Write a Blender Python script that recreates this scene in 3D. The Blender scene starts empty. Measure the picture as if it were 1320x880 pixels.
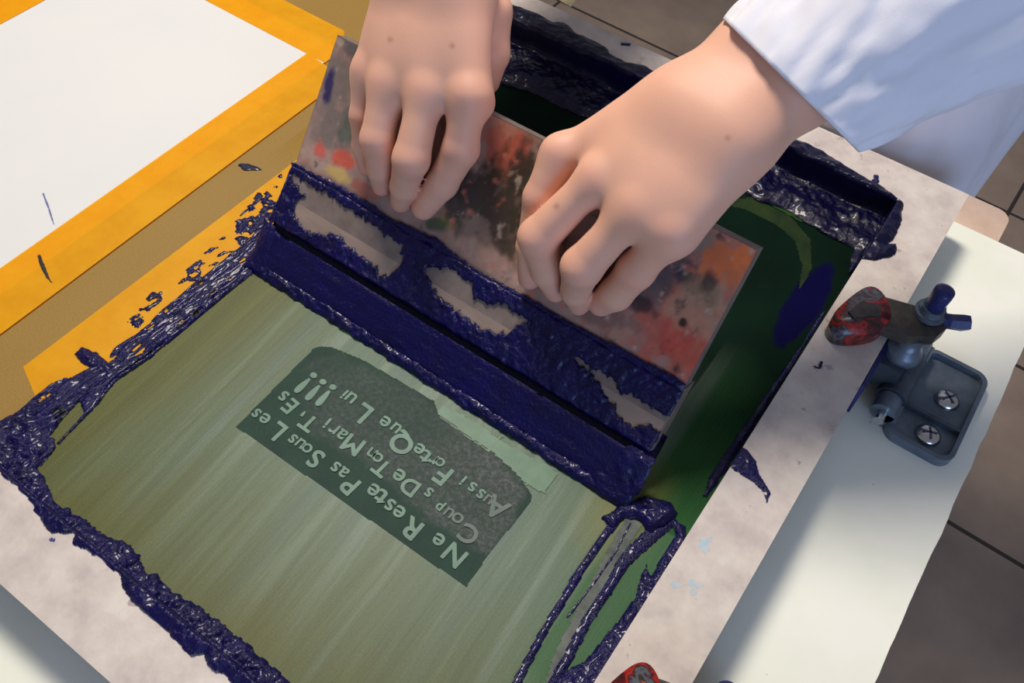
import bpy, bmesh, math, random
import numpy as np
from mathutils import Vector, Matrix
random.seed(4); R0 = np.random.RandomState(7)
S = bpy.context.scene; COL = S.collection
# ------------------------------------------------------------------ camera geometry (recovered from the vanishing points)
FPX = 1152.0; PPX, PPY = 660.0, 440.0; HC = 0.5
def cdir(px, py):
    v = np.array([px-PPX, -(py-PPY), -FPX]); return v/np.linalg.norm(v)
_a = cdir(-2413, -1405); _b = cdir(1982, -1043)
AX = -_a; AY = _b-(_b@AX)*AX; AY /= np.linalg.norm(AY); AZ = np.cross(AX, AY)
M = np.array([AX, AY, AZ])
_f = M@np.array([0, 0, -1.0]); CAM = -_f*(HC/-_f[2])
def at(px, py, z=0.0, y=None, x=None):
    d = M@cdir(px, py)
    if y is not None: t = (y-CAM[1])/d[1]
    elif x is not None: t = (x-CAM[0])/d[0]
    else: t = (z-CAM[2])/d[2]
    return CAM+t*d
cd_ = bpy.data.cameras.new('camera'); cam = bpy.data.objects.new('camera', cd_); COL.objects.link(cam)
mm = Matrix(M.tolist()).to_4x4(); mm.translation = Vector(CAM); cam.matrix_world = mm
cd_.sensor_width = 36; cd_.lens = FPX/1320*36; cd_.clip_start = 0.01; cd_.clip_end = 50
S.camera = cam
# ------------------------------------------------------------------ helpers
def lin(r, g, b):
    f = lambda c: (c/255/12.92) if c/255 <= .04045 else ((c/255+.055)/1.055)**2.4
    return (f(r), f(g), f(b), 1)
def nlin(*c): return np.array(lin(*c)[:3])
def hsh(ix, iy, s):
    n = (ix.astype(np.int64)*374761393 + iy.astype(np.int64)*668265263 + s*1442695041) & 0x7fffffff
    n = ((n ^ (n >> 13))*1274126177) & 0x7fffffff
    return ((n ^ (n >> 16)) & 0xffff)/65535.0
def vnoise(x, y, s=0):
    ix = np.floor(x).astype(int); iy = np.floor(y).astype(int); fx = x-ix; fy = y-iy
    fx = fx*fx*(3-2*fx); fy = fy*fy*(3-2*fy)
    a = hsh(ix, iy, s); b = hsh(ix+1, iy, s); c = hsh(ix, iy+1, s); d = hsh(ix+1, iy+1, s)
    return (a*(1-fx)+b*fx)*(1-fy)+(c*(1-fx)+d*fx)*fy
def fbm(x, y, o=4, s=0):
    r = 0; a = .5
    for i in range(o): r = r+a*(vnoise(x*2**i+i*17.3, y*2**i-i*9.1, s+i)-.5)*2; a *= .5
    return r
def sdpoly(x, y, P):                      # signed distance, positive inside
    P = np.asarray(P, float); d = np.full(x.shape, 1e9); ins = np.zeros(x.shape, bool); n = len(P)
    for i in range(n):
        a = P[i]; b = P[(i+1) % n]; e = b-a; wx = x-a[0]; wy = y-a[1]
        t = np.clip((wx*e[0]+wy*e[1])/max(e@e, 1e-14), 0, 1)
        d = np.minimum(d, np.hypot(wx-e[0]*t, wy-e[1]*t))
        c = ((a[1] > y) != (b[1] > y))
        with np.errstate(divide='ignore', invalid='ignore'):
            xi = (b[0]-a[0])*(y-a[1])/(b[1]-a[1]+1e-15)+a[0]
        ins ^= (c & (x < xi))
    return np.where(ins, d, -d)
def tag(o, label=None, cat=None, group=None, kind=None):
    for k, v in (('label', label), ('category', cat), ('group', group), ('kind', kind)):
        if v: o[k] = v
    return o
def empty(name, loc, label, cat, group=None):
    o = bpy.data.objects.new(name, None); COL.objects.link(o); o.location = loc; o.empty_display_size = .02
    return tag(o, label, cat, group)
def link(name, me, mat, parent=None, smooth=False):
    o = bpy.data.objects.new(name, me); COL.objects.link(o)
    if mat: me.materials.append(mat)
    if smooth:
        for p in me.polygons: p.use_smooth = True
    if parent is not None:
        o.parent = parent; o.location = -Vector(parent.location)
    return o
def pyobj(name, V, Fc, mat, parent=None, smooth=False):
    me = bpy.data.meshes.new(name); me.from_pydata([tuple(map(float, v)) for v in V], [], Fc); me.update()
    return link(name, me, mat, parent, smooth)
def bobj(name, bm, mat, parent=None, smooth=False, bevel=0, seg=2):
    if bevel:
        es = [e for e in bm.edges if len(e.link_faces) == 2 and e.calc_face_angle(0) > .5]
        bmesh.ops.bevel(bm, geom=es, offset=bevel, segments=seg, affect='EDGES', profile=.5, clamp_overlap=True)
    bmesh.ops.recalc_face_normals(bm, faces=bm.faces)
    me = bpy.data.meshes.new(name); bm.to_mesh(me); bm.free()
    return link(name, me, mat, parent, smooth)
def prism(bm, pts, z0, z1, fr=None):     # extruded outline; fr maps (u,v,w)->world
    fr = fr or (lambda u, v, w: (u, v, w))
    lo = [bm.verts.new(fr(p[0], p[1], z0)) for p in pts]; hi = [bm.verts.new(fr(p[0], p[1], z1)) for p in pts]
    n = len(pts); bm.faces.new(lo[::-1]); bm.faces.new(hi)
    for i in range(n): bm.faces.new((lo[i], lo[(i+1) % n], hi[(i+1) % n], hi[i]))
def box(bm, x0, x1, y0, y1, z0, z1): prism(bm, [(x0, y0), (x1, y0), (x1, y1), (x0, y1)], z0, z1)
def ring_frame(t):
    t = Vector(t).normalized(); a = Vector((0, 0, 1)) if abs(t.z) < .9 else Vector((1, 0, 0))
    u = t.cross(a).normalized(); return u, t.cross(u).normalized()
def tube(bm, pts, rad, n=20, cap=True, sq=1.0):
    rings = []; m = len(pts)
    for i, p in enumerate(pts):
        t = Vector(pts[min(i+1, m-1)])-Vector(pts[max(i-1, 0)]); u, v = ring_frame(t); r = rad[i] if hasattr(rad, '__len__') else rad
        rings.append([bm.verts.new(Vector(p)+u*r*math.cos(k*2*math.pi/n)+v*r*sq*math.sin(k*2*math.pi/n)) for k in range(n)])
    for a, b in zip(rings, rings[1:]):
        for k in range(n): bm.faces.new((a[k], a[(k+1) % n], b[(k+1) % n], b[k]))
    if cap: bm.faces.new(rings[0][::-1]); bm.faces.new(rings[-1])
def rrect(x0, x1, y0, y1, r, n=6):
    o = []
    for cx, cy, a in ((x1-r, y1-r, 0), (x0+r, y1-r, 90), (x0+r, y0+r, 180), (x1-r, y0+r, 270)):
        for k in range(n+1):
            t = math.radians(a+90*k/n); o.append((cx+r*math.cos(t), cy+r*math.sin(t)))
    return o
def setcol(me, C, name='Col'):
    a = me.color_attributes.new(name, 'FLOAT_COLOR', 'POINT')
    C = np.concatenate([C, np.ones((len(C), 1))], 1).astype(np.float32); a.data.foreach_set('color', C.ravel())
def gridmesh(name, u0, u1, v0, v1, step, fn, mat, parent=None, keep=None, colfn=None, smooth=True):
    """regular grid in (u,v); fn(u,v)->(x,y,z); keep = mask of vertices"""
    nu = int(round((u1-u0)/step))+1; nv = int(round((v1-v0)/step))+1
    U, W = np.meshgrid(np.linspace(u0, u1, nu), np.linspace(v0, v1, nv), indexing='ij')
    X, Y, Z = fn(U, W); K = np.ones(U.shape, bool) if keep is None else keep(U, W)
    q = K[:-1, :-1] & K[1:, :-1] & K[1:, 1:] & K[:-1, 1:]
    idx = np.arange(nu*nv).reshape(nu, nv)
    Fa = np.stack([idx[:-1, :-1][q], idx[1:, :-1][q], idx[1:, 1:][q], idx[:-1, 1:][q]], 1)
    used = np.unique(Fa); rm = np.full(nu*nv, -1); rm[used] = np.arange(len(used)); Fa = rm[Fa]
    V = np.stack([X.ravel(), Y.ravel(), Z.ravel()], 1)[used]
    me = bpy.data.meshes.new(name); me.vertices.add(len(V)); me.vertices.foreach_set('co', V.astype(np.float32).ravel())
    me.loops.add(len(Fa)*4); me.loops.foreach_set('vertex_index', Fa.ravel().astype(np.int32))
    me.polygons.add(len(Fa)); me.polygons.foreach_set('loop_start', (np.arange(len(Fa))*4).astype(np.int32)); me.polygons.foreach_set('loop_total', np.full(len(Fa), 4, np.int32))
    me.update(calc_edges=True); me.validate()
    if colfn is not None: setcol(me, colfn(U.ravel()[used], W.ravel()[used]))
    return link(name, me, mat, parent, smooth)
# ------------------------------------------------------------------ materials
class NT:
    def __init__(s, name):
        s.m = bpy.data.materials.new(name); s.m.use_nodes = True; s.t = s.m.node_tree; s.b = s.t.nodes['Principled BSDF']; s.o = s.t.nodes['Material Output']
    def n(s, ty, **k):
        x = s.t.nodes.new(ty)
        for a, v in k.items():
            if a in x.inputs.keys() if isinstance(a, str) else False: x.inputs[a].default_value = v
            else: setattr(x, a, v)
        return x
    def l(s, a, b): s.t.links.new(a, b)
    def coord(s, sc=(1, 1, 1), rot=(0, 0, 0)):
        g = s.n('ShaderNodeNewGeometry'); mp = s.n('ShaderNodeMapping'); mp.inputs['Scale'].default_value = sc; mp.inputs['Rotation'].default_value = rot
        s.l(g.outputs['Position'], mp.inputs['Vector']); return mp.outputs['Vector']
    def noise(s, scale, detail=4, sc=(1, 1, 1), rough=.6, rot=(0, 0, 0)):
        x = s.n('ShaderNodeTexNoise'); x.inputs['Scale'].default_value = scale; x.inputs['Detail'].default_value = detail; x.inputs['Roughness'].default_value = rough
        s.l(s.coord(sc, rot), x.inputs['Vector']); return x.outputs['Fac']
    def ramp(s, f, st):
        r = s.n('ShaderNodeValToRGB'); e = r.color_ramp.elements
        while len(e) < len(st): e.new(.5)
        for i, (p, c) in enumerate(st): e[i].position = p; e[i].color = c
        s.l(f, r.inputs['Fac']); return r.outputs['Color']
    def mix(s, f, a, b, mode='MIX'):
        x = s.n('ShaderNodeMix'); x.data_type = 'RGBA'; x.blend_type = mode
        if hasattr(f, 'links'): s.l(f, x.inputs[0])
        else: x.inputs[0].default_value = f
        for v, i in ((a, 6), (b, 7)):
            if hasattr(v, 'links'): s.l(v, x.inputs[i])
            else: x.inputs[i].default_value = v
        return x.outputs[2]
    def col(s, c):
        if hasattr(c, 'links'): s.l(c, s.b.inputs['Base Color'])
        else: s.b.inputs['Base Color'].default_value = c
    def attr(s, n='Col'):
        x = s.n('ShaderNodeAttribute'); x.attribute_name = n; return x.outputs['Color']
    def bump(s, f, st=.3, d=.001):
        x = s.n('ShaderNodeBump'); x.inputs['Strength'].default_value = st; x.inputs['Distance'].default_value = d; s.l(f, x.inputs['Height']); s.l(x.outputs['Normal'], s.b.inputs['Normal'])
    def set(s, **k):
        for a, v in k.items(): s.b.inputs[a.replace('_', ' ')].default_value = v
        return s
K0 = (0, 0, 0, 1); K1 = (1, 1, 1, 1)
def m_rail():
    t = NT('dirty painted aluminium'); n = t.noise(55, 6); c = t.ramp(n, [(.3, lin(186, 175, 169)), (.5, lin(204, 193, 184)), (.7, lin(215, 207, 196))])
    sp = t.ramp(t.noise(70, 6), [(.655, K0), (.70, K1)]); c = t.mix(sp, c, lin(168, 152, 150))
    bl = t.ramp(t.noise(22, 3, (1, 1, 1.3)), [(.70, K0), (.78, K1)]); c = t.mix(bl, c, lin(170, 185, 200))
    t.col(c); t.set(Roughness=.42); t.bump(t.noise(160, 3), .12); return t.m
def m_ink(name='wet navy ink', base=(9, 4, 76), rough=.26):
    t = NT(name); c = t.ramp(t.noise(60, 3), [(.3, lin(base[0]*.6, base[1]*.6, base[2]*.75)), (.7, lin(*base))]); t.col(c)
    t.set(Roughness=rough, Coat_Weight=.2, Coat_Roughness=.06); t.b.inputs['Specular IOR Level'].default_value = .25; t.bump(t.noise(520, 4, (1, .8, 1)), .8, .0014); return t.m
def m_attr(name, rough=.5, spec=.5, bump=None, coat=0):
    t = NT(name); t.col(t.attr()); t.set(Roughness=rough); t.b.inputs['Specular IOR Level'].default_value = spec; t.b.inputs['Coat Weight'].default_value = coat
    if bump: t.bump(t.noise(*bump[:1], 4), bump[1], .0006)
    return t.m
def m_plain(name, c, rough=.5, metal=0, nz=None, c2=None, bump=0):
    t = NT(name)
    if c2: t.col(t.ramp(t.noise(nz or 40, 5), [(.35, c), (.65, c2)]))
    else: t.col(c)
    t.set(Roughness=rough, Metallic=metal)
    if not metal: t.b.inputs['Specular IOR Level'].default_value = .25
    if bump: t.bump(t.noise((nz or 40)*4, 4), bump)
    return t.m
MR = m_rail(); MI = m_ink(); MIB = m_ink('deep heaped ink', (5, 3, 46), .34)
for n_ in MIB.node_tree.nodes:
    if n_.type == 'BUMP': n_.inputs['Strength'].default_value = .4
# ------------------------------------------------------------------ the silk screen: rails, mesh, stencil
XI, XO, YBI, YBO, YFI, YFO, ZR = .1685, .2105, .275, .3165, -.269, -.3115, .022
XL = -.62
scr = empty('silk_screen', (.19, 0, -.003), 'large silk screen with off-white metal frame and green mesh hinged over the white board', 'silk screen')
bm = bmesh.new(); prism(bm, [(XI, YFI), (XO, YFO), (XO, YBO), (XI, YBI)], -.003, ZR); bobj('frame_rail', bm, MR, scr, bevel=.0015)
bm = bmesh.new(); prism(bm, [(XL, YBI), (XI, YBI), (XO, YBO), (XL, YBO)], -.003, ZR); bobj('frame_rail', bm, MR, scr, bevel=.0015)
bm = bmesh.new(); prism(bm, [(XL, YFO), (XO, YFO), (XI, YFI), (XL, YFI)], -.003, ZR); bobj('frame_rail', bm, MR, scr, bevel=.0015)
def W2(pts, z=0): return np.array([at(p[0], p[1], z)[:2] for p in pts])
dk = W2([(640, 118), (700, 128), (760, 160), (947, 241), (985, 262), (1050, 296), (1110, 325), (1105, 350), (1080, 376), (1000, 498), (945, 575), (890, 640), (862, 668), (840, 640), (870, 560), (985, 318), (850, 240), (700, 170), (600, 120)])
grn = nlin(84, 128, 78)
def mesh_col(x, y):
    n = fbm(x*30, y*12, 3, 1); st = fbm((x+y*.09)*420+n*2, y*5, 3, 5); st2 = fbm((x+y*.09)*130, y*4, 3, 9)
    och = nlin(158, 126, 62)*(1+.05*n[:, None])
    oli = nlin(100, 104, 54); mid = nlin(98, 122, 98)
    # distance from the left and front border: thinner emulsion there, the greyer middle paints in the mesh's sheen
    e = np.clip(np.minimum((x+.175)/.10, (y+.262)/.13), 0, 1); e = np.clip(e+.25*n, 0, 1)
    c = oli*(1-e)[:, None]+mid*e[:, None]
    c = c*(1+.13*st+.14*st2)[:, None]; c = c*.95
    hz = np.clip(st2*1.6+st*.8-.15, 0, .6)*e; c = c*(1-hz)[:, None]+nlin(128, 144, 126)*hz[:, None]  # pale haze streaks: ink residue plus sheen painted into the colour
    bl = np.clip(fbm((x+y*.1)*60, y*6, 3, 21)*1.4-.2, 0, .45)*e; c = c*(1-bl)[:, None]+nlin(88, 112, 106)*bl[:, None]
    # pure green emulsion in the right channel, flooded with ink further up, squeegee and arm shade painted into that dark tone
    g = np.clip((x-.128)/.006, 0, 1)*np.clip((y+.20)/.03, 0, 1); c = c*(1-g)[:, None]+(nlin(54, 100, 58)*(1+.15*n)[:, None])*g[:, None]
    ol = np.clip(1-np.hypot((x-.128)/.03, (y+.06)/.05), 0, 1)[:, None]; c = c*(1-ol)+nlin(126, 126, 66)*ol
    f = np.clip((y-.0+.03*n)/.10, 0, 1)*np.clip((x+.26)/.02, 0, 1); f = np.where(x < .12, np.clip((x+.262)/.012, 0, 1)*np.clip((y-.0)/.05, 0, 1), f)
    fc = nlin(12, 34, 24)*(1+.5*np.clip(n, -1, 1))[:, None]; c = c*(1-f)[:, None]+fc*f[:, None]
    # left of the green field the bare ochre mesh
    o = np.clip((-.206-x)/.002, 0, 1)*(y < .21); o = np.maximum(o, np.clip((-.262-x)/.002, 0, 1)*(y < .262)); c = c*(1-o)[:, None]+och*o[:, None]
    t = (np.clip((-.262-x)/.002, 0, 1)*(y >= .262)); c = c*(1-t)[:, None]+nlin(30, 105, 40)*t[:, None]
    # ink film stains: navy oval, green arcs
    s = np.clip((1-np.hypot((x-.150)/.013, (y-.158)/.052))*6+fbm(x*90, y*90, 3, 3)*1.2, 0, 1)*(x > .12)
    c = c*(1-s)[:, None]+nlin(10, 8, 58)*s[:, None]
    return c
def m_meshfab():
    t = NT('emulsion coated polyester mesh'); c = t.attr(); w = t.ramp(t.noise(900, 2), [(.3, lin(225, 225, 225)), (.7, K1)])
    st = t.ramp(t.noise(1, 3, (1100, 14, 1), rot=(0, 0, .08)), [(.3, lin(236, 236, 236)), (.55, K1), (.75, (1.10, 1.09, 1.08, 1))]); ak = t.n('ShaderNodeAttribute'); ak.attribute_name = 'Streak'; c = t.mix(ak.outputs['Fac'], c, st, 'MULTIPLY')
    t.col(t.mix(1.0, c, w, 'MULTIPLY')); t.set(Roughness=.45)
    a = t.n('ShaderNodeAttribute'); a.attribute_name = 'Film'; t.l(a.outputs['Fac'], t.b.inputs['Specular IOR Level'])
    t.bump(t.noise(60, 3, (1, .06, 1), rot=(0, 0, .09)), .25, .0008); return t.m
MM = m_meshfab()
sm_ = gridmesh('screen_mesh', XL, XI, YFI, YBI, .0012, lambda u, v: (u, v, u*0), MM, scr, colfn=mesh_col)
co = np.zeros(len(sm_.data.vertices)*3); sm_.data.vertices.foreach_get('co', co); co = co.reshape(-1, 3)
fl = np.clip(np.maximum((co[:, 0]-.122)/.01*(co[:, 1] > -.06), (co[:, 1]-.02)/.05*(co[:, 0] > -.26)), 0, 1); fl = .35-.31*fl  # specular lowered over the ink film and its painted shade
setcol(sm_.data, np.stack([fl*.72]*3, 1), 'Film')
sk = np.clip((co[:, 0]+.206)/.004, 0, 1); setcol(sm_.data, np.stack([sk]*3, 1), 'Streak')
# green arcs on the flooded mesh, at the right back
def ribbon(px, w, z=0, nseg=3):
    """closed outline around a polyline given in photo pixels (world XY on height z), width w or list (m)"""
    P = W2(px, z); n = len(P); w = w if hasattr(w, '__len__') else [w]*n
    T = np.gradient(P, axis=0); T /= np.linalg.norm(T, axis=1)[:, None]; N = np.stack([-T[:, 1], T[:, 0]], 1)
    return np.concatenate([P+N*np.array(w)[:, None]/2, (P-N*np.array(w)[:, None]/2)[::-1]])
def film(name, poly, mat, parent, z=.0003, rag=.0006, fq=250, step=.0011, holes=()):
    p = np.asarray(poly); lo = p.min(0)-.003; hi = p.max(0)+.003
    def keep(u, v):
        s = sdpoly(u, v, p)
        for h in holes: s = np.minimum(s, -sdpoly(u, v, h))
        return s+rag*fbm(u*fq, v*fq, 3, 2) > 0
    return gridmesh(name, lo[0], hi[0], lo[1], hi[1], step, lambda u, v: (u, v, u*0+z), mat, parent, keep=keep)
MG = m_plain('green emulsion', lin(48, 84, 20), .4, 0, 60, lin(28, 66, 22))
for m_ in (MG,): m_.node_tree.nodes['Principled BSDF'].inputs['Specular IOR Level'].default_value = .12
film('emulsion_streak', ribbon([(946, 238), (985, 256), (1030, 280), (1062, 294), (1100, 308)], [.003, .007, .008, .005, .002]), MG, scr)
MG2 = m_plain('olive emulsion', lin(40, 56, 24), .4, 0, 60, lin(24, 42, 22))
MG2.node_tree.nodes['Principled BSDF'].inputs['Specular IOR Level'].default_value = .12
film('emulsion_streak', ribbon([(925, 262), (965, 262), (1010, 284), (1035, 310), (1040, 345), (1030, 375)], [.004, .016, .018, .014, .008, .002]), MG2, scr, z=.0002)
# stencil with lettering
def m_stencil():
    t = NT('open stencil area'); base = t.ramp(t.noise(40, 3), [(.3, lin(26, 54, 44)), (.7, lin(34, 64, 52))])
    g = t.ramp(t.noise(330, 6, rough=.75), [(.36, lin(44, 62, 54)), (.5, lin(70, 78, 74)), (.66, lin(104, 104, 106))])
    a = t.n('ShaderNodeAttribute'); a.attribute_name = 'Col'
    t.col(t.mix(a.outputs['Fac'], base, g)); t.b.inputs['Specular IOR Level'].default_value = .2; t.set(Roughness=.6); t.bump(t.noise(500, 4), .3); return t.m
STP = W2([(304, 550), (404, 449), (412, 446), (428, 447), (467, 463), (514, 490), (560, 517), (567, 537), (617, 574), (636, 583), (664, 604), (686, 638), (685, 645), (624, 724), (601, 757)])
RES = W2([(385, 490), (402, 462), (440, 455), (560, 520), (660, 604), (682, 640), (628, 718), (585, 690), (545, 668), (520, 640), (480, 600), (430, 575), (400, 560), (386, 535)])
def stcol(u, v):
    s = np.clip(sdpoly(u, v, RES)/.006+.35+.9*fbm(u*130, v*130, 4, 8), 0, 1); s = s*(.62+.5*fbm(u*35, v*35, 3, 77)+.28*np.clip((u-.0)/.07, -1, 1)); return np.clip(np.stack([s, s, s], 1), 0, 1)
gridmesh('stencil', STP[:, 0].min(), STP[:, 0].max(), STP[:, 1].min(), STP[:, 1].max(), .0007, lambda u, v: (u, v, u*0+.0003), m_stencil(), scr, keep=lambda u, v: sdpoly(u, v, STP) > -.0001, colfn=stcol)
PILL = ribbon([(567, 527), (590, 541), (620, 562), (640, 575), (665, 593), (690, 611), (712, 624)], [.008, .011, .012, .011, .014, .020, .018])
film('clean_streak', PILL, m_plain('wiped emulsion', lin(92, 122, 98), .45, 0, 90, lin(104, 134, 108)), scr, z=.0005, rag=.0005)
film('clean_streak', ribbon([(628, 582), (640, 570), (650, 560)], [.004, .003, .002]), bpy.data.materials['wiped emulsion'], scr, z=.0006, rag=.0003)
ML = m_plain('pale stencil lettering', lin(112, 144, 124), .5, 0, 120, lin(98, 128, 112)); MLd = m_plain('faint stencil lettering', lin(84, 104, 96), .5, 0, 120, lin(100, 112, 106))
LET = [ # char, px, py, height px (cap)
 ('N', 586, 716, 25), ('e', 566, 696, 15), ('R', 530, 681, 26), ('e', 515, 660, 15), ('s', 503, 651, 15), ('t', 492, 641, 19), ('e', 482, 632, 15), ('P', 451, 626, 24), ('a', 443, 609, 13), ('s', 433, 602, 13), ('S', 407, 592, 24), ('o', 396, 578, 12), ('u', 388, 572, 12), ('s', 378, 566, 12), ('L', 357, 556, 24), ('e', 342, 540, 13), ('s', 331, 533, 12),
 ('T', 398, 546, 21), ("'", 391, 534, 14), ('E', 374, 524, 20), ('s', 366, 511, 13),
 ('M', 455, 574, 23), ('a', 441, 560, 13), ('r', 431, 553, 13), ('i', 422, 546, 15), ('T', 492, 604, 21), ('o', 487, 590, 12), ('n', 480, 584, 12), ('D', 528, 628, 21), ('e', 515, 613, 15), ('p', 568, 652, 13), ('s', 553, 635, 12),
 ('L', 467, 533, 25), ('u', 453, 513, 13), ('i', 444, 509, 13), ('!', 420, 510, 33), ('!', 407, 503, 33), ('!', 394, 494, 33), ('Q', 519, 571, 29), ('u', 511, 552, 12), ('e', 497, 544, 13), ('F', 571, 613, 25), ('o', 567, 596, 11), ('r', 559, 592, 12), ('t', 549, 589, 16), ('e', 541, 579, 13), ('s', 620, 637, 12), ('s', 609, 628, 12), ('i', 597, 620, 13)]
LETD = [('C', 604, 689, 24), ('o', 590, 668, 13), ('u', 579, 661, 12), ('A', 640, 655, 26), ('u', 630, 644, 11)]
def letter(ch, px, py, h, mat):
    c = bpy.data.curves.new('t', 'FONT'); c.body = ch; c.align_x = 'CENTER'; c.align_y = 'BOTTOM_BASELINE'; c.size = 1; c.offset = 0; c.resolution_u = 5
    o = bpy.data.objects.new('t', c); COL.objects.link(o); dg = bpy.context.evaluated_depsgraph_get(); me = bpy.data.meshes.new_from_object(o.evaluated_get(dg)); bpy.data.objects.remove(o)
    n = len(me.vertices); co = np.zeros(n*3); me.vertices.foreach_get('co', co); co = co.reshape(-1, 3)
    mn, mx = co.min(0), co.max(0); ctr = (mn+mx)/2
    p = at(px, py); q = at(px-.58*h/2, py+.81*h/2); q2 = at(px+.58*h/2, py-.81*h/2); hw = np.linalg.norm(q-q2)
    k = hw/max(mx[1]-mn[1], 1e-5)
    if ch == "'": k *= .5
    sx = k*(1.05 if ch not in "i!'t" else 1.25); a = math.radians(180+R0.uniform(-5, 5))
    u = (co[:, 0]-ctr[0])*sx; v = (co[:, 1]-ctr[1])*k
    out = np.stack([p[0]+u*math.cos(a)-v*math.sin(a), p[1]+u*math.sin(a)+v*math.cos(a), np.full(n, .0007)], 1)
    w_ = min(.0006, hw*.04); VV = []; FF = []
    for i_, (ox, oy) in enumerate(((0, 0), (1, 0), (-1, 0), (0, 1), (0, -1), (.7, .7), (-.7, -.7), (.7, -.7), (-.7, .7))):
        VV += (out+np.array([ox*w_, oy*w_, i_*3e-5])).tolist(); FF += [tuple(v_+i_*n for v_ in pl.vertices) for pl in me.polygons]
    me = bpy.data.meshes.new('stencil_letter'); me.from_pydata(VV, [], FF); me.update()
    ob = link('stencil_letter', me, mat, scr); return ob
for a in LET: letter(*a, ML)
for a in LETD: letter(*a, MLd)
MLB = m_plain('light blue stain', lin(170, 196, 208), .5, 0, 200, lin(204, 200, 198))
for pts in ([(893, 768), (900, 756), (888, 748)], [(908, 712), (911, 700), (909, 694)], [(866, 752), (872, 748)]): film('paint_stain', ribbon(pts, .006, ZR), MLB, scr, z=ZR+.0001, rag=.004, fq=260, step=.0008)
film('scratch', ribbon([(991, 560), (1003, 580), (1016, 598)], .0012, ZR), m_plain('bare metal scratch', lin(244, 238, 236), .4), scr, z=ZR+.0001, rag=.0003)
# ------------------------------------------------------------------ ink banks (height fields)
def base_h(x, y):
    r = lambda t: t*t*(3-2*t)
    w = .003
    d = np.maximum(np.maximum((x-XI)/w, (y-YBI)/w), (YFI-y)/w); return ZR*r(np.clip(d+1, 0, 1))
def ink(name, poly, label, cat='ink', th=.004, rag=.0015, fq=160, an=(1, 1), rot=0, step=.0009, mat=None, holes=(), base=base_h, cover=0, prof=.004, seed=1, parent=None, ridge=0, fr=None, hrag=0):
    p = np.asarray(poly); lo = p.min(0)-.004; hi = p.max(0)+.004; cr, sr = math.cos(rot), math.sin(rot)
    def co(u, v): return (u*cr+v*sr)*an[0], (-u*sr+v*cr)*an[1]
    def sd(u, v):
        s = sdpoly(u, v, p)
        for h in holes: s = np.minimum(s, -sdpoly(u, v, h)-.0008+hrag*(fbm(u*230, v*70, 3, seed+3)+.6*fbm(u*500, v*160, 2, seed+4)))
        a, b = co(u, v); s = s+rag*fbm(a*fq, b*fq, 3, seed)
        if cover: s = np.minimum(s, (fbm(a*fq*1.3, b*fq*1.3, 3, seed+30)+cover)*.003)
        return s
    def fn(u, v):
        s = sd(u, v); a, b = co(u, v); g = np.sqrt(np.clip(s/prof, 0, 1)); n = fbm(a*fq*1.1, b*fq*1.1, 4, seed+7)
        if ridge: n = n*.6+.5*np.sin(a*ridge+2*fbm(a*40, b*40, 2, 3))
        h = base(u, v)+g*th*(.65+.6*n)+.0004
        return (u, v, h) if fr is None else fr(u, v, h)
    o = gridmesh(name, lo[0], hi[0], lo[1], hi[1], step, fn, mat or MI, parent, keep=lambda u, v: sd(u, v) > -.0003)
    if parent is None: tag(o, label, cat)
    return o
zero = lambda u, v: u*0
def W2m(pts): # pts (px,py,z)
    return np.array([at(a, b, c)[:2] for a, b, c in pts])
R_ = ZR
ink('ink_bank', W2m([(620, -14, R_), (653, 5, R_), (677, 11, R_), (698, 21, R_), (712, 28, R_), (727, 29, R_), (740, 42, R_), (774, 58, R_), (790, 72, R_), (807, 80, R_), (837, 87, R_), (850, 97, R_), (900, 120, R_), (960, 150, R_), (1002, 174, R_), (1016, 172, R_), (1028, 180, R_), (1054, 194, R_), (1087, 213, R_), (1110, 226, R_), (1128, 237, R_), (1150, 250, R_), (1163, 262, R_), (1164, 284, R_), (1157, 298, R_), (1152, 311, R_), (1140, 316, R_), (1156, 314, R_), (1156, 328, R_), (1130, 337, R_), (1108, 333, R_), (1100, 322, 0), (1047, 294, 0), (1010, 272, 0), (980, 260, 0), (947, 240, 0), (900, 205, 0), (820, 175, 0), (740, 148, 0), (707, 132, 0), (680, 118, 0), (640, 108, 0), (600, 80, 0), (560, 20, 0)]),
    'thick wet navy ink heaped along the back rail behind the squeegee', th=.0055, rag=.003, fq=80, prof=.010, seed=4, mat=MIB)
ink('ink_ridge', W2m([(-40, 560, 0), (0, 543, 0), (25, 530, 0), (50, 515, 0), (60, 575, 0), (49, 607, 0), (63, 624, 0), (68, 644, 0), (97, 662, 0), (134, 687, 0), (164, 700, 0), (180, 717, 0), (190, 738, 0), (205, 741, 0), (220, 760, 0), (256, 780, 0), (300, 814, 0), (341, 847, 0), (380, 884, 0), (430, 930, 0), (400, 940, R_), (300, 879, R_), (272, 860, R_), (262, 844, R_), (248, 846, R_), (234, 840, R_), (226, 823, R_), (191, 795, R_), (161, 763, R_), (155, 743, R_), (131, 722, R_), (112, 707, R_), (97, 705, R_), (95, 689, R_), (66, 686, R_), (52, 675, R_), (50, 663, R_), (37, 644, R_), (17, 624, R_), (0, 610, R_), (-40, 600, R_)]),
    'ragged ridge of wet navy ink along the front rail of the screen', th=.0048, rag=.0024, fq=210, an=(1.2, .8), prof=.006, seed=11)
MI2 = m_ink('thin dragged ink', (30, 26, 62), .22)
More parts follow.
